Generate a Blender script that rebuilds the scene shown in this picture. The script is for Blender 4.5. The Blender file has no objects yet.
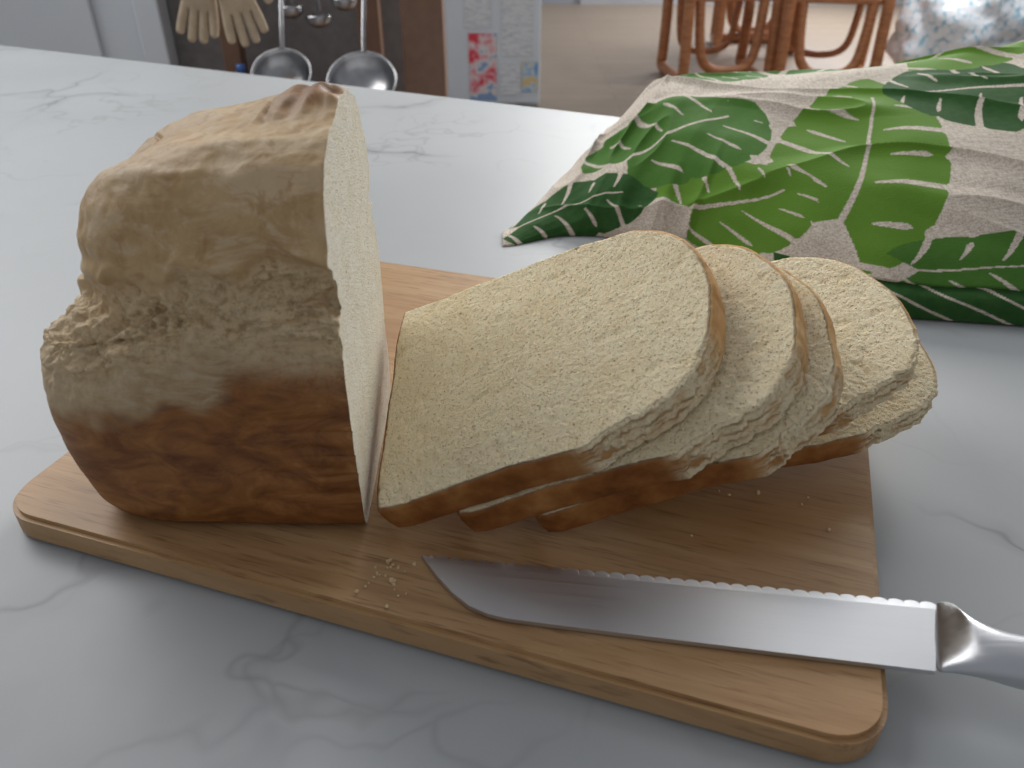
import bpy, bmesh, math, random
import numpy as np
from mathutils import Vector, noise, Matrix
random.seed(3); np.random.seed(3)
S=bpy.context.scene
S.view_settings.view_transform='Standard'
ZC=0.900; ZB=0.915           # counter top, board top

# ---------------- helpers ----------------
def link(o): S.collection.objects.link(o); return o
def mesh_obj(name, verts, faces, mats=(), smooth=False, parent=None):
    me=bpy.data.meshes.new(name); me.from_pydata([tuple(v) for v in verts],[],faces); me.update()
    for m in mats: me.materials.append(m)
    if smooth: me.polygons.foreach_set('use_smooth',[True]*len(me.polygons))
    o=link(bpy.data.objects.new(name,me))
    if parent: o.parent=parent
    return o
def empty(name, loc=(0,0,0)):
    e=link(bpy.data.objects.new(name,None)); e.location=loc; e.empty_display_size=.05; return e
def box(name, lo, hi, mat, bevel=0.0, parent=None, rotz=0, seg=3):
    lo=Vector(lo); hi=Vector(hi); c=(lo+hi)/2; d=(hi-lo)/2
    bm=bmesh.new(); bmesh.ops.create_cube(bm,size=2)
    for v in bm.verts: v.co=Vector((v.co.x*d.x,v.co.y*d.y,v.co.z*d.z))
    if bevel: bmesh.ops.bevel(bm,geom=bm.edges[:],offset=bevel,segments=seg,affect='EDGES',profile=.5)
    if rotz: bmesh.ops.rotate(bm,verts=bm.verts[:],cent=(0,0,0),matrix=Matrix.Rotation(rotz,3,'Z'))
    bmesh.ops.translate(bm,verts=bm.verts[:],vec=c)
    me=bpy.data.meshes.new(name); bm.to_mesh(me); bm.free(); me.materials.append(mat)
    o=link(bpy.data.objects.new(name,me))
    if parent: o.parent=parent
    return o
def tube(name, pts, rad, mat, parent=None, flat=1.0, closed=False, res=8):
    cu=bpy.data.curves.new(name,'CURVE'); cu.dimensions='3D'; cu.bevel_depth=rad; cu.bevel_resolution=4; cu.use_fill_caps=True
    sp=cu.splines.new('NURBS'); sp.points.add(len(pts)-1)
    for i,p in enumerate(pts): sp.points[i].co=(p[0],p[1],p[2],1)
    sp.order_u=3; sp.use_endpoint_u=not closed; sp.use_cyclic_u=closed; sp.resolution_u=res
    tmp=bpy.data.objects.new(name+'_c',cu); link(tmp)
    dg=bpy.context.evaluated_depsgraph_get(); dg.update()
    me=bpy.data.meshes.new_from_object(tmp.evaluated_get(dg)); me.name=name
    bpy.data.objects.remove(tmp)
    me.materials.clear(); me.materials.append(mat)
    me.polygons.foreach_set('use_smooth',[True]*len(me.polygons))
    o=link(bpy.data.objects.new(name,me))
    if parent: o.parent=parent
    return o
def nz(p,s=1.0,o=0.0): return noise.noise(Vector((p[0]*s+o,p[1]*s+o*1.7,p[2]*s-o)))
def sm(a,b,x):
    t=min(1,max(0,(x-a)/(b-a))); return t*t*(3-2*t)

# ---------------- materials ----------------
class M:
    def __init__(s,name,col=(.8,.8,.8),rough=.5,metal=0.0,spec=.5):
        s.m=bpy.data.materials.new(name); s.m.use_nodes=True; s.n=s.m.node_tree.nodes; s.l=s.m.node_tree.links
        s.b=s.n['Principled BSDF']; s.b.inputs['Base Color'].default_value=(*col,1); s.b.inputs['Roughness'].default_value=rough
        s.b.inputs['Metallic'].default_value=metal; s.b.inputs['Specular IOR Level'].default_value=spec
    def node(s,t,**k):
        n=s.n.new(t)
        for a,v in k.items():
            if a.startswith('i_'): n.inputs[a[2:].replace('_',' ')].default_value=v
            else: setattr(n,a,v)
        return n
    def coords(s,scale=(1,1,1),rot=(0,0,0),kind='Object'):
        tc=s.node('ShaderNodeTexCoord'); mp=s.node('ShaderNodeMapping'); mp.inputs['Scale'].default_value=scale; mp.inputs['Rotation'].default_value=rot
        s.l.new(tc.outputs[kind],mp.inputs[0]); return mp.outputs[0]
    def noise(s,vec,scale,detail=4,rough=.5,dist=0):
        n=s.node('ShaderNodeTexNoise',i_Scale=scale,i_Detail=detail,i_Roughness=rough,i_Distortion=dist); s.l.new(vec,n.inputs['Vector']); return n.outputs['Fac']
    def voro(s,vec,scale,feature='F1'):
        n=s.node('ShaderNodeTexVoronoi',feature=feature,i_Scale=scale); s.l.new(vec,n.inputs['Vector']); return n.outputs['Distance']
    def ramp(s,fac,stops):
        n=s.node('ShaderNodeValToRGB'); e=n.color_ramp.elements
        while len(e)<len(stops): e.new(.5)
        for i,(p,c) in enumerate(stops):
            e[i].position=p; e[i].color=(*c,1) if len(c)==3 else c
        s.l.new(fac,n.inputs[0]); return n.outputs[0]
    def mix(s,fac,a,b,mode='MIX'):
        n=s.node('ShaderNodeMix',data_type='RGBA',blend_type=mode)
        for i,v in ((0,fac),(6,a),(7,b)):
            if isinstance(v,(int,float)): n.inputs[i].default_value=v
            elif isinstance(v,tuple): n.inputs[i].default_value=(*v,1)
            else: s.l.new(v,n.inputs[i])
        return n.outputs[2]
    def math(s,op,a,b=0.0):
        n=s.node('ShaderNodeMath',operation=op)
        for i,v in ((0,a),(1,b)):
            if isinstance(v,(int,float)): n.inputs[i].default_value=v
            else: s.l.new(v,n.inputs[i])
        return n.outputs[0]
    def attr(s,name): return s.node('ShaderNodeAttribute',attribute_name=name).outputs['Fac']
    def col(s,c): s.l.new(c,s.b.inputs['Base Color'])
    def rough(s,c): s.l.new(c,s.b.inputs['Roughness'])
    def bump(s,h,strength=.5,dist=.001):
        n=s.node('ShaderNodeBump',i_Strength=strength,i_Distance=dist); s.l.new(h,n.inputs['Height'])
        s.l.new(n.outputs[0],s.b.inputs['Normal'])
def simple(name,col,rough=.5,metal=0,nscale=40,amt=.12):
    m=M(name,col,rough,metal); v=m.coords(); f=m.noise(v,nscale,3)
    d=tuple(c*(1-amt) for c in col); e=tuple(min(1,c*(1+amt)) for c in col)
    m.col(m.ramp(f,[(.3,d),(.7,e)])); return m.m
def g3(x): return (x,x,x)

# marble
m=M('marble',(.7,.72,.74),.42,0,.35); v=m.coords()
w=m.noise(v,1.6,5,.55)
vw=m.node('ShaderNodeVectorMath',operation='ADD')
nn=m.node('ShaderNodeTexNoise',i_Scale=2.2,i_Detail=5); m.l.new(v,nn.inputs['Vector'])
m.l.new(v,vw.inputs[0]); m.l.new(nn.outputs['Color'],vw.inputs[1])
vv=vw.outputs[0]
d1=m.voro(vv,2.1,'DISTANCE_TO_EDGE'); d2=m.voro(vv,5.0,'DISTANCE_TO_EDGE')
thin=m.ramp(d1,[(0,g3(1)),(.008,g3(.28)),(.05,g3(0))])
thin2=m.ramp(d2,[(0,g3(.6)),(.02,g3(0))])
msk=m.ramp(m.noise(v,3.1,2),[(.45,g3(0)),(.62,g3(1))])
msk2=m.ramp(m.noise(v,4.7,3),[(.50,g3(0)),(.64,g3(1))])
base=m.ramp(w,[(.3,(.37,.385,.39)),(.55,(.43,.445,.45)),(.8,(.47,.48,.48))])
c=m.mix(m.math('MULTIPLY',m.math('MULTIPLY',thin,msk),.8),base,(.13,.135,.145))
c=m.mix(m.math('MULTIPLY',m.math('MULTIPLY',thin2,msk2),.55),c,(.20,.195,.19))
m.col(c); MARBLE=m.m

# beech board (object x axis = grain)
m=M('beech_wood',(.6,.4,.2),.48); v=m.coords((1.2,14,6))
g=m.noise(v,6,6,.6,.6); v2=m.coords((9,160,60)); fl=m.noise(v2,4,3,.6)
c=m.ramp(g,[(.25,(.335,.185,.078)),(.5,(.435,.26,.118)),(.75,(.51,.33,.165))])
c=m.mix(m.ramp(fl,[(.54,g3(0)),(.68,g3(.7))]),c,(.215,.105,.04))
v3=m.coords((1,1,1)); st=m.ramp(m.noise(v3,9,3),[(.52,g3(0)),(.72,g3(.5))])
c=m.mix(st,c,(.30,.135,.045)); m.col(c); m.bump(fl,.15,.0006); BEECH=m.m

# crumb/crust
def bread(name,facecol):
    m=M(name,facecol,.9,0,.2); v=m.coords()
    n1=m.noise(v,1500,3,.7); n2=m.noise(v,560,4,.7); n5=m.noise(v,70,4,.65); vo=m.voro(v,700); big=m.voro(v,170)
    pores=m.ramp(m.math('ADD',vo,m.math('MULTIPLY',n2,.35)),[(.26,g3(0)),(.50,g3(1))])
    dark=tuple(x*y for x,y in zip(facecol,(.66,.55,.38)))
    lite=tuple(min(1,x*y) for x,y in zip(facecol,(1.04,1.06,1.10)))
    cr=m.mix(pores,dark,facecol); cr=m.mix(m.ramp(n2,[(.42,g3(0)),(.62,g3(1))]),cr,lite)
    cr=m.mix(m.ramp(n5,[(.35,g3(.4)),(.6,g3(0))]),cr,tuple(x*y for x,y in zip(facecol,(.90,.84,.72))))
    hole=m.ramp(m.math('ADD',big,m.math('MULTIPLY',n5,.5)),[(.265,g3(1)),(.305,g3(0))])
    cr=m.mix(m.math('MULTIPLY',hole,.9),cr,tuple(x*y for x,y in zip(facecol,(.44,.31,.16))))
    n3=m.noise(v,50,5,.6)
    pale=m.ramp(n3,[(.3,(.50,.26,.085)),(.5,(.62,.37,.145)),(.72,(.70,.48,.23))])
    brown=m.ramp(n3,[(.28,(.15,.048,.011)),(.5,(.28,.105,.026)),(.72,(.43,.20,.062))])
    crust=m.mix(m.attr('brown'),pale,brown)
    m.col(m.mix(m.attr('crust'),cr,crust))
    inv=m.math('SUBTRACT',1.0,m.attr('crust'))
    h=m.math('ADD',m.math('MULTIPLY',pores,1.1),m.math('ADD',m.math('MULTIPLY',n1,.8),m.math('MULTIPLY',n2,1.7)))
    h=m.math('SUBTRACT',h,m.math('MULTIPLY',hole,1.8))
    m.bump(m.math('MULTIPLY',h,m.math('ADD',m.math('MULTIPLY',inv,.95),.06)),.85,.0012)
    m.b.inputs['Subsurface Weight'].default_value=.12; m.b.inputs['Subsurface Radius'].default_value=(.003,.0022,.0015); m.b.inputs['Subsurface Scale'].default_value=.3
    return m.m
CRUMB=bread('bread_crumb_and_crust',(.98,.83,.56)); CUT=bread('cut_crumb',(.98,.91,.75))

# loaf crust
m=M('loaf_crust',(.5,.35,.2),.55,0,.4); v=m.coords()
n1=m.noise(v,24,6,.65,.8); n2=m.noise(m.coords((12,12,24)),3.0,6,.68,1.2); n3=m.noise(v,300,4,.7); n4=m.noise(m.coords((1,1,1.9)),38,7,.65,1.2)
n6=m.noise(m.coords((1,1,3)),60,5,.7,1.0); n7=m.noise(v,95,5,.65,.6)
pale=m.ramp(n1,[(.25,(.28,.17,.072)),(.48,(.39,.26,.13)),(.70,(.49,.36,.21))])
brown=m.ramp(n4,[(.28,(.10,.029,.006)),(.44,(.20,.070,.015)),(.60,(.30,.122,.030)),(.78,(.43,.23,.08))])
gold=m.ramp(n1,[(.28,(.34,.19,.07)),(.5,(.47,.31,.145)),(.72,(.57,.42,.24))])
c=m.mix(m.attr('cap'),pale,gold)
fl=m.math('MULTIPLY',m.math('MULTIPLY',m.attr('flour'),.55),m.ramp(n6,[(.42,g3(0)),(.62,g3(1))]))
c=m.mix(fl,c,(.55,.45,.31))
flk=m.math('MULTIPLY',m.math('MULTIPLY',m.attr('cap'),.5),m.ramp(n2,[(.47,g3(0)),(.58,g3(1))]))
c=m.mix(flk,c,(.62,.49,.32))
c=m.mix(m.math('MULTIPLY',m.attr('cap'),m.ramp(n7,[(.36,g3(.55)),(.46,g3(0))])),c,(.32,.17,.06))
c=m.mix(m.attr('brown'),c,brown)
c=m.mix(m.math('MULTIPLY',m.attr('rough'),m.ramp(n3,[(.36,g3(.1)),(.54,g3(1))])),c,(.70,.54,.32))
m.col(c); m.bump(m.math('ADD',m.math('MULTIPLY',n3,m.math('ADD',m.math('MULTIPLY',m.attr('rough'),1.6),.10)),m.math('ADD',m.math('MULTIPLY',n4,.4),m.math('ADD',m.math('MULTIPLY',n7,.35),m.math('MULTIPLY',m.math('MULTIPLY',n6,.5),m.attr('flour'))))),.6,.002)
LOAF=m.m

STEEL=M('brushed_steel',(.60,.61,.63),.46,1.0); v=STEEL.coords((4,500,500)); g=STEEL.noise(v,2,2); STEEL.rough(STEEL.ramp(g,[(.3,g3(.42)),(.7,g3(.50))])); STEEL=STEEL.m
HST=M('polished_steel',(.52,.53,.55),.32,1.0); v=HST.coords((4,300,300)); g=HST.noise(v,2,2); HST.rough(HST.ramp(g,[(.3,g3(.28)),(.7,g3(.36))])); HST=HST.m
POT=simple('pan_steel',(.36,.36,.37),.28,1.0)
WHITE=simple('white_paint',(.58,.61,.64),.5,0,3,.05); WALLM=simple('wall_paint',(.45,.49,.54),.8,0,3,.05); DARKW=simple('dark_backboard',(.10,.085,.075),.7)
FR=simple('fridge_enamel',(.74,.80,.86),.3,0,3,.04); BROWN=simple('dark_stained_wood',(.15,.078,.045),.5)
m=M('teak_wood',(.4,.18,.07),.4); v=m.coords((3,3,14)); g=m.noise(v,5,5); m.col(m.ramp(g,[(.3,(.30,.11,.04)),(.7,(.50,.21,.085))])); TEAK=m.m
m=M('oak_floor',(.4,.33,.27),.45); v=m.coords((1,1,1)); br=m.node('ShaderNodeTexBrick',i_Scale=1.0,i_Mortar_Size=.004,i_Brick_Width=1.3,i_Row_Height=.16); m.l.new(v,br.inputs['Vector'])
br.inputs['Color1'].default_value=(.40,.31,.23,1); br.inputs['Color2'].default_value=(.34,.26,.195,1); br.inputs['Mortar'].default_value=(.2,.15,.11,1)
g=m.noise(m.coords((2,22,1)),4,5); m.col(m.mix(.5,br.outputs['Color'],m.ramp(g,[(.3,(.30,.23,.165)),(.7,(.44,.35,.27))]))); FLOOR=m.m

# ---------------- room ----------------
box('floor',(-4,-1.5,-.05),(6,9.6,0),FLOOR)
box('wall_back',(-4,9.6,0),(6,9.75,2.6),WALLM)
box('baseboard_back',(.75,9.57,0),(6,9.6,.12),WHITE)
box('wall_left',(-2.75,-1.5,0),(-2.6,9.6,2.6),WALLM)

ang=math.radians(-25.8)
d=Vector((math.cos(ang),math.sin(ang),0)); nrm=Vector((-d.y,d.x,0))
def rbox(name,a0,a1,b0,b1,z0,z1,mat,bev=0,parent=None):
    c=d*((a0+a1)/2)+nrm*((b0+b1)/2)
    return box(name,(c.x-(a1-a0)/2,c.y-(b1-b0)/2,z0),(c.x+(a1-a0)/2,c.y+(b1-b0)/2,z1),mat,bev,parent,ang)
ctr=empty('kitchen_counter')
rbox('marble_top',-2.1,1.7,-.35,1.0256,ZC-.03,ZC,MARBLE,.003,ctr)
rbox('cabinet_body',-2.05,1.65,-.3,.98,.1,ZC-.03,WHITE,0,ctr)
rbox('plinth',-2.0,1.6,-.25,.93,0,.1,DARKW,0,ctr)

# ---------------- cutting board ----------------
bang=math.radians(-18.46); L,Wd,r,T=.396,.318,.022,.015
pts=[]
for (sx,sy,a0) in ((1,1,0),(-1,1,90),(-1,-1,180),(1,-1,270)):
    for k in range(9):
        a=math.radians(a0+k*90/8); pts.append((sx*(L/2-r)+r*math.cos(a), sy*(Wd/2-r)+r*math.sin(a)))
bm=bmesh.new(); vs=[bm.verts.new((x,y,0)) for x,y in pts]; f=bm.faces.new(vs)
ret=bmesh.ops.extrude_face_region(bm,geom=[f]); top=[e for e in ret['geom'] if isinstance(e,bmesh.types.BMVert)]
bmesh.ops.translate(bm,verts=top,vec=(0,0,T))
ed=[e for e in bm.edges if abs(e.verts[0].co.z-e.verts[1].co.z)<1e-6]
bmesh.ops.bevel(bm,geom=ed,offset=.0022,segments=4,affect='EDGES')
bmesh.ops.recalc_face_normals(bm,faces=bm.faces[:])
me=bpy.data.meshes.new('cutting_board'); bm.to_mesh(me); bm.free(); me.materials.append(BEECH)
o=link(bpy.data.objects.new('cutting_board',me)); o.location=(-.0085,.3705,ZC); o.rotation_euler=(0,0,bang)

# ---------------- loaf ----------------
CX=-.067
prof=[(0,0),(.55,0),(.86,.0005),(.93,.003),(.965,.010),(.985,.022),(1.0,.045),(1.012,.07),(1.03,.086),(1.035,.096),(1.02,.106),(.98,.112),(.945,.117),(.940,.122),(.955,.130),(.95,.142),(.90,.154),(.78,.164),(.56,.170),(.26,.172),(0,.173)]
pa=np.array(prof); seg=np.r_[0,np.cumsum(np.hypot(np.diff(pa[:,0])*.09,np.diff(pa[:,1])))]; seg/=seg[-1]
NU,NV=680,480
xc,yc,hx,hy=-.085,.3245,.115,.0605
V=[]
tt=np.linspace(0,1,NV+1)
ks=np.interp(tt,seg,pa[:,0]); zs=np.interp(tt,seg,pa[:,1])
ker=np.ones(9)/9
ks2=np.convolve(np.pad(ks,4,'edge'),ker,'valid'); zs2=np.convolve(np.pad(zs,4,'edge'),ker,'valid')
for j in range(NV+1):
    z=zs2[j]; s=ks2[j] if 0<j<NV else .0005; n=5.0-2.2*sm(.06,.14,z)
    capin=.15*sm(.102,.118,z)
    for i in range(NU):
        a=2*math.pi*i/NU; c,sn=math.cos(a),math.sin(a)
        x=math.copysign(abs(c)**(2/n),c)*hx*s; y=math.copysign(abs(sn)**(2/n),sn)*hy*s
        if x<0: x*=1-capin*sm(0,.1,-x)
        X=xc+x; Y=yc+y
        lf=max(0,(-.09-X)/.12); dr=.16*min(1.2,lf)**1.9
        Z=z*(1-dr*min(1,z/.03))
        V.append((X,Y,Z))
F=[]
for j in range(NV):
    for i in range(NU):
        i2=(i+1)%NU; F.append((j*NU+i,j*NU+i2,(j+1)*NU+i2,(j+1)*NU+i))
F.append(tuple(reversed(range(NU)))); F.append(tuple(range(NV*NU,NV*NU+NU)))
me=bpy.data.meshes.new('bread_loaf'); me.from_pydata(V,[],F); me.update()
nv=len(V); no=np.zeros(nv*3); me.vertex_normals.foreach_get('vector',no); no=no.reshape(-1,3)
P=np.array(V); A={k:np.zeros(nv,dtype=np.float32) for k in('brown','rough','flour','cap')}
for i in range(nv):
    x,y,z=P[i]; p=(x,y,z)
    zb=.112+.014*nz((x,y*.5,0),16,3)+.008*nz((x,0,y),50,3)+.003*nz((x,0,y),140,3)-.014*sm(-.12,-.19,x)
    th=.010+.013*(.5+nz((x,y,0),20,8))
    up_=z-zb
    band=math.exp(-(up_/th)**2) if up_<0 else math.exp(-(up_/(th*.8))**4)
    band*=.6+.4*sm(-.20,-.15,x)
    dsp=.0035*nz(p,18)+.0014*nz(p,42,5)
    rg=band*(.6+.4*sm(-.25,.25,nz(p,35,9)))
    dsp+=rg*(.0050*nz((x*130,y*130,z*170),1,2)+.0055*nz(p,230,4)+.0040*nz(p,430,4)+.006*nz((x*60,y*60,z*100),1,14)-.0085)
    dsp+=.0065*math.exp(-((up_-th*1.25)/.0034)**2)*(.45+.8*nz(p,40,19))
    wq=nz((x*22+y*12,y*12,z*48+1.5*nz(p,14)),1,7)
    dsp-=.0018*max(0,1-abs(wq)*9)*(1-sm(.075,.095,z))*sm(.01,.03,z)*sm(-.1,.3,nz(p,20,12))
    dsp+=.0007*nz((x*60,y*60,z*110),1,7)*(1-sm(.08,.10,z))
    dsp+=.0012*nz((x*90+z*40,y*90,z*130),1,17)*sm(.078,.09,z)*(1-sm(.118,.128,z))
    if up_>.012:
        cm_=sm(.012,.02,up_)
        f1=nz((x*12+.8*nz(p,14),y*20,z*22),1.0,41); dsp+=.0026*(1-abs(f1)*2.2)*cm_
        wv=nz((x*18+1.0*nz(p,18),y*24,z*24),1.0,11); dsp-=.0020*max(0,1-abs(wv)*12)*cm_*sm(.0,.3,nz(p,14,31))
        dsp+=.0006*nz(p,110,21)*cm_+.0004*nz(p,240,21)*cm_
        dsp-=.002*cm_
    kb=math.exp(-(abs((x+.080)/.019)**2.6+abs((y-.332)/.018)**2.6))*sm(.14,.16,z)
    dsp+=kb*(.0050+.0045*nz(p,110,3))
    dsp*=sm(0,.012,z)
    P[i]+=no[i]*dsp
    zbr=.089-.028*sm(-.10,-.21,x)+.016*nz(p,24,6)+.012*nz(p,60,2)+.006*nz(p,160,2)
    A['brown'][i]=max(1-sm(zbr-.012,zbr+.006,z), .8*kb)
    A['rough'][i]=min(1,rg*1.5)
    A['flour'][i]=sm(.05,.08,z)*(1-sm(.0,.012,up_)); A['cap'][i]=sm(.0,.014,up_)
me.vertices.foreach_set('co',(P+np.array([0,0,ZB])).ravel())
for k,a in A.items(): at=me.attributes.new(k,'FLOAT','POINT'); at.data.foreach_set('value',a)
at=me.attributes.new('crust','FLOAT','POINT'); at.data.foreach_set('value',np.zeros(nv,dtype=np.float32))
me.polygons.foreach_set('use_smooth',[True]*len(me.polygons))
bm=bmesh.new(); bm.from_mesh(me)
cn=Vector((1,.03,0)).normalized()
bmesh.ops.bisect_plane(bm,geom=bm.verts[:]+bm.edges[:]+bm.faces[:],plane_co=(CX,.29,ZB),plane_no=cn,clear_outer=True)
be=[e for e in bm.edges if e.is_boundary]
rr=bmesh.ops.holes_fill(bm,edges=be,sides=0)
for f in rr['faces']: f.material_index=1; f.smooth=False
bm.to_mesh(me); bm.free()
me.materials.append(LOAF); me.materials.append(CUT)
loaf=link(bpy.data.objects.new('bread_loaf',me))

# ---------------- slices ----------------
ctrl=[(0.006,-.0005),(.03,-.001),(.06,-.0015),(.088,-.003),(.102,-.0035),(.112,.000),(.120,.002),(.132,.005),(.146,.012),(.158,.026),(.164,.044),(.166,.064),(.162,.083),(.152,.100),(.137,.110),(.122,.1125),(.108,.116),(.09,.117),(.06,.116),(.03,.1155),(.005,.1155),(.0,.110),(-.0012,.08),(-.0012,.04),(0,.006)]
def outline(N,hs):
    n=len(ctrl); out=[]
    for k in range(N):
        t=k/N*n; i=int(t); f=t-i
        p0,p1,p2,p3=[np.array(ctrl[(i+q)%n]) for q in(-1,0,1,2)]
        p=.5*((2*p1)+(-p0+p2)*f+(2*p0-5*p1+4*p2-p3)*f*f+(-p0+3*p1-3*p2+p3)*f**3)
        if p[0]>.09: p=np.array([.09+(p[0]-.09)*hs,p[1]])
        out.append(p)
    return np.array(out)
def slice_obj(name,P0,yaw,al,be,th,hs,seed,ws=1.0,skew=0.0,flare=0.0):
    N,R=560,80; ol=outline(N,hs); ol[:,1]=(ol[:,1]-.0575)*ws+.0575
    ol[:,1]+=flare*np.clip((ol[:,1]-.06)/.05,0,1)*np.clip(1-ol[:,0]/.09,0,1)
    ol[:,0]+=skew*np.maximum(ol[:,1],0)*np.clip(1-ol[:,0]/.06,0,1)
    cen=np.array([.078,.0575]); tear=np.zeros(N)
    for k in range(N):
        a,b=ol[k]; dv=ol[k]-cen; dv/=np.linalg.norm(dv)
        tear[k]=sm(.094,.106,a)*(1-sm(.016,.036,b))
        rg=.0002+.0009*tear[k]
        ol[k]+=dv*(rg*nz((a,b,seed),420)+rg*1.6*nz((a,b,seed*2.),170)+(.0013+.0012*tear[k])*nz((a,b,seed*3.),34))
    V=[];CR=[];BR=[]
    y,a_,b_=map(math.radians,(yaw,al,be))
    e1=Vector((math.cos(y)*math.cos(a_),math.sin(y)*math.cos(a_),math.sin(a_))); h=Vector((-math.sin(y),math.cos(y),0)); n0=e1.cross(h)
    e2=h*math.cos(b_)+n0*math.sin(b_); nn=e1.cross(e2)
    def add(p,zz,cr,br): V.append(Vector(P0)+e1*p[0]+e2*p[1]+nn*zz); CR.append(cr); BR.append(br)
    def br(p): return .3+.7*(1-sm(.085,.118,p[0]+.012*nz((p[0],p[1],seed),40)))
    rows=[]
    def ring(fr,zz,cr,inset=0.0,face=0):
        st=len(V)
        for k in range(N):
            p=cen+(ol[k]-cen)*fr
            if inset: dv=ol[k]-cen; p=p-dv/np.linalg.norm(dv)*inset
            q=(p[0],p[1],seed+zz*10); z2=zz
            if face: z2+=face*(.0004*nz(q,520)+.0002*nz(q,210)+.0008*nz(q,24)-.0005*max(0,nz(q,150,6)-.3)*4)
            add(p,z2,cr*(1-.9*tear[k]),br(p))
        rows.append(st)
    for r in range(1,R+1): ring((r/R)**.8*.975,0,0,0,1)
    ring(1.0,-.0002,.3,.0018,1); ring(1.0,-.0004,.95,.0010,1); ring(1.0,-.0012,1,.0)
    Q=12
    for q in range(1,Q):
        zz=-.0012-(th-.0024)*q/Q
        st=len(V)
        for k in range(N):
            p=ol[k]; dv=p-cen; dv=dv/np.linalg.norm(dv)
            w=.0003*nz((p[0],p[1],zz*3+seed),180)+.0005*nz((p[0],p[1],zz*3),60)+.0006*math.sin(q/Q*math.pi)
            w+=tear[k]*(.0012*nz((p[0],p[1],zz+seed),520)+.0014*nz((p[0],p[1],zz),260)+.0014*nz((p[0],p[1],zz),110)-.0008)
            add(p+dv*w,zz,1-.9*tear[k]*sm(-.5,.1,nz((p[0],p[1],zz*6),90)),br(p))
        rows.append(st)
    ring(1.0,-th+.001,1); ring(1.0,-th,.5,.0012,0)
    for r in (.97,.8,.5,.25): ring(r,-th,0)
    F=[]
    for a,b in zip(rows[:-1],rows[1:]):
        for k in range(N):
            k2=(k+1)%N; F.append((a+k,b+k,b+k2,a+k2))
    c0=len(V); add(cen,0,0,0)
    for k in range(N): F.append((c0,rows[0]+k,rows[0]+(k+1)%N))
    c1=len(V); add(cen,-th,0,0)
    for k in range(N): F.append((c1,rows[-1]+(k+1)%N,rows[-1]+k))
    o=mesh_obj(name,[v+Vector((0,0,ZB)) for v in V],F,[CRUMB],True)
    for nm,a in(('crust',CR),('brown',BR)):
        at=o.data.attributes.new(nm,'FLOAT','POINT'); at.data.foreach_set('value',np.array(a,dtype=np.float32))
    return o
slice_obj('bread_slice',(-.0610,.266,.0150),-7.5,28,17,.0170,1.0,1,1.05,.015,.009)
slice_obj('bread_slice.001',(-.0255,.262,.0145),-7,27,15.5,.0165,.97,2,1.02,.02,.005)
slice_obj('bread_slice.002',(.0085,.259,.0135),-5,26.5,14,.0150,.73,3,.98,.03)
slice_obj('bread_slice.003',(.048,.276,.0265),10,13.5,9,.0135,.98,4)
slice_obj('bread_slice.004',(.073,.291,.0140),11,6,9,.0130,.97,5)

# crumbs
bm=bmesh.new()
def crumb(x,y,z,r):
    rr=bmesh.ops.create_icosphere(bm,subdivisions=1,radius=r,matrix=Matrix.Translation((x,y,z+r*.6)))
    for v in rr['verts']: v.co+=Vector([random.uniform(-.35,.35)*r for _ in range(3)])
for (cx,cy,s,n) in ((-.052,.240,.007,22),(-.045,.228,.012,12),(.02,.225,.02,4),(.15,.275,.012,3),(-.02,.205,.012,5),(.09,.28,.02,4)):
    for _ in range(n):
        x,y=random.gauss(cx,s),random.gauss(cy,s*.6)
        if x>-.042 and abs((y-.2496)+.128*(x+.0396)+.017)<.022: continue
        if y<.205-.334*x: continue
        crumb(x,y,ZB,random.choice((.0004,.0006,.0007,.0010)))
me=bpy.data.meshes.new('bread_crumbs'); bm.to_mesh(me); bm.free()
me.materials.append(simple('crumb_bits',(.66,.50,.29),.9)); link(bpy.data.objects.new('bread_crumbs',me))

# ---------------- knife ----------------
kn=empty('bread_knife',(-.0396,.2496,ZB)); kn.rotation_euler=(0,0,math.radians(-7.3))
def kpar(o): o.parent=kn
up=[];nT=34
N=nT*10
for i in range(N+1):
    s=i/N; x=.213*s
    up.append((x,(-.0015+.0015*abs(math.sin(s*nT*math.pi))**.6) if s>.02 else -.0015*s/.02))
low=[(.2025,-.0350),(.16,-.0340),(.10,-.0325),(.06,-.0313),(.042,-.0306),(.034,-.0293),(.026,-.0262),(.018,-.0202),(.010,-.0122),(.004,-.0050)]
ol=up+low; n=len(ol); nu=len(up)
bm=bmesh.new()
t=[bm.verts.new((x,y,.0025 if i<nu else .0028)) for i,(x,y) in enumerate(ol)]; b=[bm.verts.new((x,y,.0006)) for x,y in ol]
gr=[bm.verts.new((x,-.0040,.0028)) for x,y in up[12:]]
for i in range(12,nu-1): bm.faces.new((t[i],gr[i-12],gr[i-11],t[i+1]))
bm.faces.new([t[k] for k in range(0,13)]+[gr[0],t[-1]])
bm.faces.new(gr+t[nu:])
bm.faces.new(list(reversed(b)))
for i in range(n):
    if i==nu-1: bm.faces.new((t[i],gr[-1],t[i+1],b[i+1],b[i]))
    else: bm.faces.new((t[i],t[(i+1)%n],b[(i+1)%n],b[i]))
bmesh.ops.recalc_face_normals(bm,faces=bm.faces[:])
me=bpy.data.meshes.new('blade'); bm.to_mesh(me); bm.free(); me.materials.append(STEEL); o=link(bpy.data.objects.new('blade',me)); kpar(o)
secs=[(.2035,-.0178,.0176,.0022),(.206,-.0178,.0176,.0040),(.2105,-.0205,.0165,.0058),(.216,-.0255,.0140,.0068),(.223,-.0300,.0112,.0074),(.232,-.0325,.0102,.0078),(.25,-.034,.0106,.0082),(.28,-.0355,.0118,.0088),(.31,-.037,.0125,.0088),(.33,-.0385,.0120,.0080),(.337,-.039,.0095,.0062),(.340,-.039,.005,.0035)]
V=[];F=[];K=28
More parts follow.
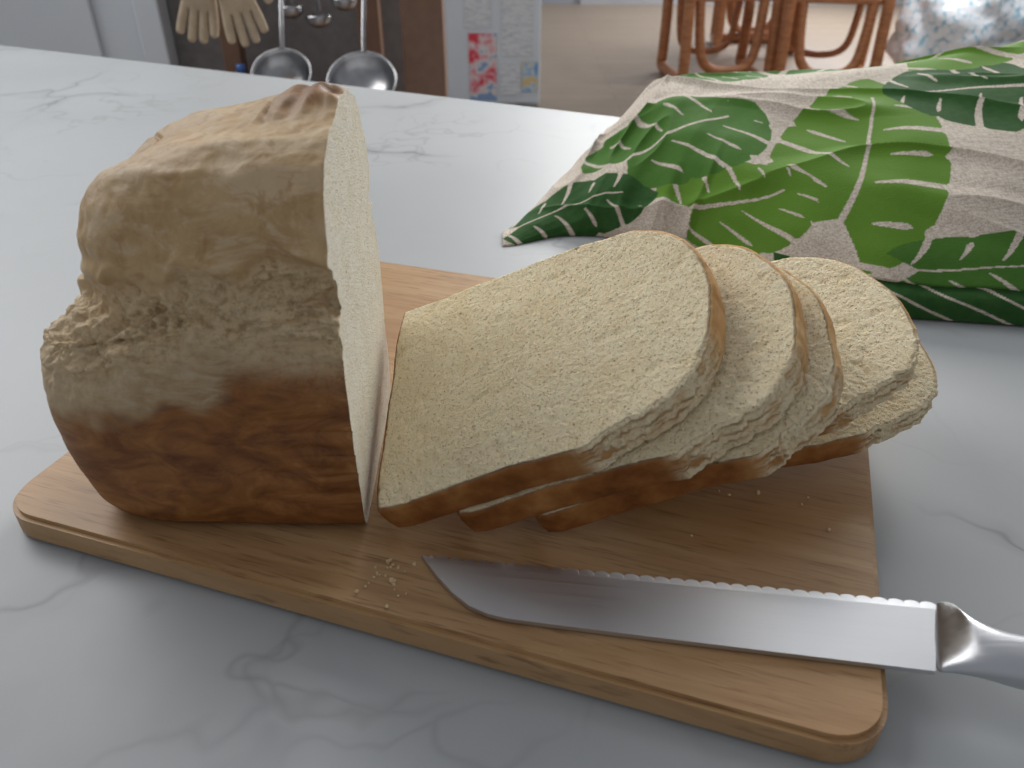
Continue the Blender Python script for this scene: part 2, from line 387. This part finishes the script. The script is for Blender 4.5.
for (x,cy,hw,hh) in secs:
    for k in range(K):
        a=2*math.pi*k/K; c,s_=math.cos(a),math.sin(a)
        xx=x-(.010*(-(cy+math.copysign(abs(c)**.7,c)*hw)/.035) if x<.212 else 0)
        V.append((xx+.009*(x<.212),cy+math.copysign(abs(c)**.7,c)*hw,.0085*sm(.2,.22,x)+.0016*(1-sm(.2,.22,x))+math.copysign(abs(s_)**.8,s_)*hh*(1 if s_>0 else sm(.19,.235,x)*.85+.02)))
for j in range(len(secs)-1):
    for k in range(K): F.append((j*K+k,j*K+(k+1)%K,(j+1)*K+(k+1)%K,(j+1)*K+k))
F.append(tuple(reversed(range(K)))); F.append(tuple(range((len(secs)-1)*K,len(secs)*K)))
o=mesh_obj('handle',V,F,[HST],True); kpar(o)
sb=o.modifiers.new('s','SUBSURF'); sb.levels=2; sb.render_levels=2

# ---------------- cloth ----------------
fx=[-.01,.0,.04,.078,.149,.20,.264,.358,.5,.62,.75]
yF=[.632,.632,.655,.655,.612,.555,.502,.487,.475,.47,.47]
yR=[.645,.648,.70,.735,.795,.80,.80,.80,.82,.82,.82]
yB=[.66,.67,.77,.84,.93,.95,.95,.90,.92,.90,.88]
H =[.003,.004,.016,.038,.098,.100,.098,.112,.130,.12,.03]
NX,NT=900,520
X=np.linspace(-.008,.74,NX)
def smo(v,n):
    k=np.hanning(n); k/=k.sum(); return np.convolve(np.pad(v,n//2,'edge'),k,'valid')
cF,cR,cB,cH=[smo(np.interp(X,fx,v),51) for v in (yF,yR,yB,H)]
V=np.zeros((NX,NT,3)); UV=np.zeros((NX,NT,2))
Tn=np.linspace(0,1,NT); tq=np.minimum(Tn/.68,1)
yy1=np.interp(tq,[0,.06,.2,.4,.6,.8,1],[0,-.005,.08,.26,.47,.72,1.0])
zz1=np.interp(tq,[0,.06,.2,.4,.6,.8,1],[0,.17,.42,.66,.84,.96,1.0])
fr=Tn<=.68; q=np.clip((Tn-.68)/.32,0,1)
for i in range(NX):
    y=np.where(fr,cF[i]+(cR[i]-cF[i])*yy1,cR[i]+(cB[i]-cR[i])*np.sin(q*math.pi/2))
    z=np.where(fr,cH[i]*zz1,cH[i]*np.cos(q*math.pi/2)**.9)
    z=smo(z,31); y=smo(y,31)
    L=np.r_[0,np.cumsum(np.hypot(np.diff(y),np.diff(z)))]
    UV[i,:,0]=X[i]; UV[i,:,1]=L
    V[i,:,0]=X[i]; V[i,:,1]=y; V[i,:,2]=z
for i in range(NX):
    for j in range(NT):
        x,y,z=V[i,j]; g=sm(0,.03,z)
        a=.008*nz((x*7+y*3,y*9,z*5),1.0,4)+.0025*nz((x*22-y*16,y*12+x*8,z*9),1.0,8)
        w=nz((x*9+y*15,y*5-x*4,.3),1.0,2); a+=.005*(1-min(1,abs(w)*5))**2
        lf=1-sm(.10,.20,x)
        w2=nz((x*26-y*16,y*8+x*8,.9),1.0,5); a+=lf*.007*(1-min(1,abs(w2)*3.5))**1.5
        V[i,j,2]=max(.0008,z+a*g); V[i,j,1]=y-.4*a*g
        if x>.2: V[i,j,1]+= .004*math.exp(-((UV[i,j,1]-.024)/.003)**2)*sm(.2,.25,x)
# leaf pattern in fabric coordinates: (centre x, centre y, midrib angle, length, half width, green, slits per side)
leaves=[(.283,.178,70,.31,.056,0,7),(.182,.064,40,.130,.038,0,5),(.150,.142,50,.21,.050,1,6),(.055,.034,8,.135,.036,2,6),(.405,.272,172,.15,.090,2,5),(.342,.046,8,.15,.026,1,5),(.48,.10,100,.2,.06,0,6),(.60,.2,40,.2,.07,1,6),(.62,.05,0,.2,.05,2,6),(.19,.36,10,.14,.05,1,5),(.30,.42,170,.16,.05,1,5),(.45,.42,30,.2,.06,0,5)]
G=np.zeros((NX,NT)); MK=np.zeros((NX,NT))
ux,uy=UV[:,:,0],UV[:,:,1]
for (cx,cy,an,ln,hw,g,ns) in leaves:
    a=math.radians(an); dx,dy=ux-cx,uy-cy
    p=(dx*math.cos(a)+dy*math.sin(a))/ln+.5; w=(-dx*math.sin(a)+dy*math.cos(a))/hw
    w=w-.5*(p-.5)**2+.08
    aw=np.abs(w)
    wm=np.where(p<.38,np.sqrt(np.clip(1-(np.abs(.38-p)/.40)**2.6,0,1)),np.clip(1-(np.clip(p-.38,0,1)/.63)**2.2,0,1)**.7)
    sl=1.2 if hw>.06 or ln<.2 else .75
    k=p*ns-aw*sl+.4*aw**2-.35*(w>0); fr_=np.abs(k-np.round(k))
    wm=wm*(1-.07*(1-np.clip(fr_*2/.35,0,1)))
    ins=(aw<wm)&~((p<.14)&(aw<(.14-p)*3.5))
    odd=(np.round(k)%2)==0
    st=np.where(odd,.16,.28)
    wd=np.minimum(.02+.11*np.clip(aw-st,0,1)**.6,.095)
    taper=np.where(odd,1.0,np.clip((.86*wm-aw)/.12,0,1))
    slit=(fr_<wd*taper)&(aw>st)
    rib=(aw<.014+.022*(1-p))&(p<.80)
    mk=ins&~slit&~rib
    MK=np.where(ins,mk,MK); G=np.where(ins,g,G)
hem=(uy<.026)&(ux>.2); hs=((ux*26+uy*60)%1.0<.12); MK=np.where(hem,~hs,MK); G=np.where(hem,2,G)
idx=np.arange(NX*NT).reshape(NX,NT)
F=np.stack([idx[:-1,:-1],idx[1:,:-1],idx[1:,1:],idx[:-1,1:]],-1).reshape(-1,4)
Vf=V.reshape(-1,3)+np.array([0,0,ZC])
m=M('monstera_linen',(.6,.6,.55),.85,0,.2)
wv=m.noise(m.coords((1,.12,1)),900,2); wh=m.noise(m.coords((.12,1,1)),900,2); mo=m.noise(m.coords(),160,3)
lin=m.ramp(m.math('ADD',m.math('MULTIPLY',wv,.5),m.math('MULTIPLY',wh,.5)),[(.38,(.45,.385,.31)),(.6,(.71,.63,.53))])
gr=m.ramp(m.attr('green'),[(0,(.11,.24,.020)),(.5,(.055,.16,.020)),(1,(.012,.068,.014))])
gr=m.mix(m.math('MULTIPLY',mo,.25),gr,(.16,.28,.08))
m.col(m.mix(m.attr('leaf'),lin,gr)); m.bump(m.math('ADD',wv,wh),.35,.0006); CLOTH=m.m
o=mesh_obj('leaf_print_cloth',Vf,F.tolist(),[CLOTH],True)
for nm,a in(('leaf',MK),('green',G/2.0)):
    at=o.data.attributes.new(nm,'FLOAT','POINT'); at.data.foreach_set('value',a.reshape(-1).astype(np.float32))
sd=o.modifiers.new('thick','SOLIDIFY'); sd.thickness=.0008; sd.offset=-1

# ---------------- background: fridge ----------------
fr=empty('fridge')
box('body',(-.38,4.95,.0),(.165,5.55,1.75),FR,.012,fr)
box('door',(-.38,4.89,.03),(.165,4.945,1.75),FR,.012,fr)
box('door_handle',(-.345,4.85,.75),(-.325,4.889,1.2),POT,.004,fr)
def paper(nm,x0,x1,z0,z1,m,y=4.886): return box(nm,(x0,y-.003,z0),(x1,y,z1),m,0,fr)
m=M('picture_print',(.8,.3,.3),.6); v=m.coords(); n_=m.node('ShaderNodeTexNoise',i_Scale=13.,i_Detail=2.); m.l.new(v,n_.inputs['Vector'])
m.col(m.ramp(n_.outputs['Fac'],[(.35,(.75,.05,.08)),(.46,(.80,.45,.5)),(.54,(.8,.75,.73)),(.62,(.25,.4,.65))])); PR=m.m
m=M('note_paper',(.8,.8,.8),.7); n_=m.noise(m.coords((4,1,30)),6,3); m.col(m.ramp(n_,[(.40,(.55,.6,.65)),(.5,(.78,.81,.84))])); NP=m.m
m=M('blue_print',(.3,.5,.8),.6); v=m.coords(); m.col(m.ramp(m.noise(v,16,2),[(.4,(.15,.38,.7)),(.5,(.6,.7,.78)),(.6,(.75,.6,.3))])); BP=m.m
paper('pinned_drawing',-.25,-.09,.05,.42,PR); paper('pinned_list',-.06,.12,.30,.62,NP); paper('pinned_photo',-.27,-.12,.45,.62,NP)
paper('pinned_card',-.07,.05,.08,.26,NP); paper('pinned_postcard',.06,.15,.10,.27,BP)

dr=empty('door_1')
box('leaf',(-1.62,2.42,0),(-1.05,2.46,2.05),WHITE,.004,dr)
box('panel_moulding',(-1.50,2.405,.2),(-1.17,2.419,1.9),WHITE,.006,dr)
box('frame_right',(-1.04,2.38,0),(-.97,2.48,2.1),WHITE,.006,dr)
box('frame_left',(-1.73,2.38,0),(-1.635,2.48,2.1),WHITE,.006,dr)
box('wall_partition',(-.965,2.44,0),(-.30,2.5,2.6),simple('dark_wall',(.16,.145,.14),.8))  # dark grey-brown wall behind the utensils
box('wall_side_left',(-2.6,2.5,0),(-1.74,2.56,2.6),WALLM)

rk=empty('utensil_rack')
box('post_1',(-.265,2.05,0),(-.165,2.13,1.5),BROWN,.005,rk)
box('post_2',(-.80,2.33,0),(-.75,2.38,1.5),BROWN,.005,rk)
box('post_3',(-.42,2.33,0),(-.36,2.39,1.5),BROWN,.005,rk)
box('shelf',(-.80,2.14,.55),(-.17,2.40,.58),BROWN,.004,rk)
box('top_rail',(-.80,2.06,1.28),(-.17,2.10,1.32),BROWN,.004,rk)
def pan(name,x,y,z,r,tilt):
    e=empty(name,(x,y,z)); V=[];F=[];K=40;pr=[(0,-.045),(.5,-.042),(.8,-.028),(.95,-.008),(1.0,0),(1.06,.001),(1.06,-.002),(1.0,-.004),(.93,-.012),(.78,-.032),(.48,-.046),(0,-.049)]
    for (s,zz) in pr:
        for k in range(K): a=2*math.pi*k/K; V.append((max(s,.001)*r*math.cos(a),max(s,.001)*r*math.sin(a),zz))
    for j in range(len(pr)-1):
        for k in range(K): F.append((j*K+k,j*K+(k+1)%K,(j+1)*K+(k+1)%K,(j+1)*K+k))
    mesh_obj('bowl',V,F,[POT],True,e)
    tube('handle_rod',[(0,r,0),(0,r+.06,.02),(0,r+.2,.05),(0,r+.26,.05)],.006,POT,e)
    tube('hook_ring',[(.012,r+.27,.05),(0,r+.285,.05),(-.012,r+.27,.05),(0,r+.255,.05)],.003,POT,e,closed=True)
    e.rotation_euler=(math.radians(tilt),0,math.radians(random.uniform(-8,8))); return e
pan('saucepan',-.535,1.93,.785,.066,42); pan('saucepan.001',-.35,1.93,.77,.078,40)
def ladle(nm,x,y,z):
    e=empty(nm,(x,y,z)); tube('handle_rod',[(0,0,.4),(0,0,.2),(0,.0,.06),(0,.012,.0)],.005,POT,e)
    bmx=bmesh.new(); bmesh.ops.create_uvsphere(bmx,u_segments=24,v_segments=12,radius=.032)
    for v_ in bmx.verts: v_.co.z=min(v_.co.z,.008)*.8
    me=bpy.data.meshes.new('scoop'); bmx.to_mesh(me); bmx.free(); me.materials.append(POT); me.polygons.foreach_set('use_smooth',[True]*len(me.polygons)); ob=link(bpy.data.objects.new('scoop',me)); ob.parent=e; ob.location=(0,-.015,-.01)
ladle('ladle',-.49,2.2,.88); ladle('ladle.001',-.42,2.2,.92); ladle('ladle.002',-.56,2.21,.90)
GL=simple('glove_fabric',(.46,.36,.25),.9)
def glove(nm,x,y,z,rot,sc=1.0):
    verts=[(0,0,.10),(0,0,.05),(0,0,0)]; rad=[.032,.034,.036]; ed=[(0,1),(1,2)]
    for k,(fx_,ln_) in enumerate(((-.030,.062),(-.010,.075),(.010,.072),(.029,.055))):
        b=len(verts); verts+=[(fx_,.0,-.022),(fx_*1.2,-.006,-.022-ln_*.55),(fx_*1.3,-.014,-.022-ln_)]; rad+=[.0125,.0115,.010]; ed+=[(2,b),(b,b+1),(b+1,b+2)]
    b=len(verts); verts+=[(.045,-.004,.03),(.062,-.012,.0),(.068,-.016,-.022)]; rad+=[.014,.012,.010]; ed+=[(1,b),(b,b+1),(b+1,b+2)]
    me=bpy.data.meshes.new(nm); me.from_pydata(verts,ed,[]); o=link(bpy.data.objects.new(nm,me)); me.materials.append(GL)
    sk=o.modifiers.new('skin','SKIN')
    for i,r_ in enumerate(rad): me.skin_vertices[0].data[i].radius=(r_,r_*.6 if i<3 else r_)
    me.skin_vertices[0].data[0].use_root=True
    s_=o.modifiers.new('sub','SUBSURF'); s_.levels=2; s_.render_levels=2
    o.location=(x,y,z); o.rotation_euler=rot; o.scale=(sc,)*3
glove('work_glove',-.69,1.93,.945,(0,math.radians(12),0)); glove('work_glove.001',-.60,1.90,.945,(0,math.radians(-10),.3))
for k,(x,cc) in enumerate(((-.72,(.03,.10,.30)),(-.675,(.45,.05,.04)),(-.63,(.5,.5,.52)))):
    mt=simple('bottle_plastic_%d'%k,cc,.35); V=[];F=[];K=24;pr=[(.0,0),(.02,0),(.022,.01),(.022,.11),(.012,.13),(.009,.15),(.012,.152),(.012,.17),(0,.17)]
    for (rr_,zz) in pr:
        for q in range(K): a=2*math.pi*q/K; V.append((x+max(rr_,.0005)*math.cos(a),2.22+max(rr_,.0005)*math.sin(a),.5805+zz))
    for j in range(len(pr)-1):
        for q in range(K): F.append((j*K+q,j*K+(q+1)%K,(j+1)*K+(q+1)%K,(j+1)*K+q))
    mesh_obj('spray_bottle' if k==0 else 'spray_bottle.%03d'%k,V,F,[mt],True)

# ---------------- chairs ----------------
def chair(nm,x,y,rot):
    e=empty(nm,(x,y,0)); e.rotation_euler=(0,0,rot)
    for k,sx in enumerate((-.29,.29)):
        tube('side_frame_%d'%(k+1),[(sx,.30,.95),(sx,.26,.6),(sx,.22,.42),(sx,.24,.12),(sx,.27,.036),(sx,.0,.036),(sx,-.27,.036),(sx,-.28,.10),(sx,-.26,.42),(sx,-.25,.62),(sx,-.10,.66),(sx,.2,.66)],.036,TEAK,e)
    tube('front_loop',[(-.21,-.22,.52),(-.20,-.24,.30),(-.16,-.26,.12),(0,-.27,.09),(.16,-.26,.12),(.20,-.24,.30),(.21,-.22,.52)],.032,TEAK,e)
    tube('rear_loop',[(-.21,.20,.52),(-.20,.21,.30),(-.16,.22,.16),(0,.22,.13),(.16,.22,.16),(.20,.21,.30),(.21,.20,.52)],.024,TEAK,e)
    tube('front_runner',[(-.30,-.27,.036),(0,-.27,.036),(.30,-.27,.036)],.036,TEAK,e)
    box('seat',(-.27,-.25,.51),(.27,.24,.55),TEAK,.01,e)
    for q in range(4): tube('back_slat_%d'%(q+1),[(-.28,.26+.012*q,.64+.09*q),(0,.30+.012*q,.64+.09*q),(.28,.26+.012*q,.64+.09*q)],.014,TEAK,e)
chair('dining_chair',1.38,5.76,math.radians(6)); chair('dining_chair.001',2.08,5.64,math.radians(-12)); chair('dining_chair.002',1.95,6.9,math.radians(170))

m=M('bright_area_speckle',(.8,.85,.9),.35,0,.6); v=m.coords(); d_=m.voro(v,30); m.col(m.ramp(d_,[(.35,(.98,.99,1)),(.62,(.86,.94,1)),(.85,(.34,.56,.66))])); m.bump(d_,.2,.01)  # white and blue speckle colours imitating the glitter of an unidentified bright area
bm=bmesh.new(); bmesh.ops.create_icosphere(bm,subdivisions=5,radius=1)
for v_ in bm.verts:
    c_=v_.co.copy(); v_.co=Vector((c_.x*.40,c_.y*.30,c_.z*.40))*(1+.2*noise.noise(c_*2.2)+.06*noise.noise(c_*7)); v_.co.z=max(v_.co.z,-.33)
me=bpy.data.meshes.new('bright_area_standin'); bm.to_mesh(me); bm.free(); me.materials.append(m.m); o=link(bpy.data.objects.new('bright_area_standin',me)); o.location=(2.85,5.4,.34)  # made-up lumpy shape standing in for that bright area
me.polygons.foreach_set('use_smooth',[True]*len(me.polygons))
box('dark_cabinet',(2.83,4.3,0),(3.5,4.7,.9),simple('black_lacquer',(.02,.02,.025),.4),.01)

# ---------------- light ----------------
w=bpy.data.worlds.new('w'); S.world=w; w.use_nodes=True; w.node_tree.nodes['Background'].inputs[0].default_value=(.90,.93,1.0,1); w.node_tree.nodes['Background'].inputs[1].default_value=.355
def area(nm,loc,tgt,sx,sy,e,col):
    l=bpy.data.lights.new(nm,'AREA'); l.shape='RECTANGLE'; l.size=sx; l.size_y=sy; l.energy=e; l.color=col
    o=link(bpy.data.objects.new(nm,l)); o.location=loc; o.rotation_euler=(Vector(tgt)-Vector(loc)).to_track_quat('-Z','Y').to_euler()
area('window_light',(1.0,3.3,2.3),(0,.3,.9),1.9,1.3,74,(1,.99,.975))
area('side_window_light',(-1.8,1.9,2.6),(0,.3,.9),1.9,1.7,46,(1,.99,.98))
area('dining_window_light',(3.5,8.5,2.3),(1.8,5.5,0),2.5,1.6,150,(.97,.98,1))
area('bright_area_fill',(2.7,5.0,2.2),(2.85,5.4,.4),.5,.5,26,(.97,.98,1))  # added fill aimed at the white stand-in to brighten it, no known lamp

# ---------------- camera ----------------
cam=bpy.data.cameras.new('cam'); cam.sensor_width=36; cam.lens=36*790/1024; cam.clip_start=.01
cam.dof.use_dof=True; cam.dof.focus_distance=.43; cam.dof.aperture_fstop=13
co=link(bpy.data.objects.new('camera',cam)); co.location=(0,0,1.165); co.rotation_euler=(math.radians(90-32.6),0,0); S.camera=co
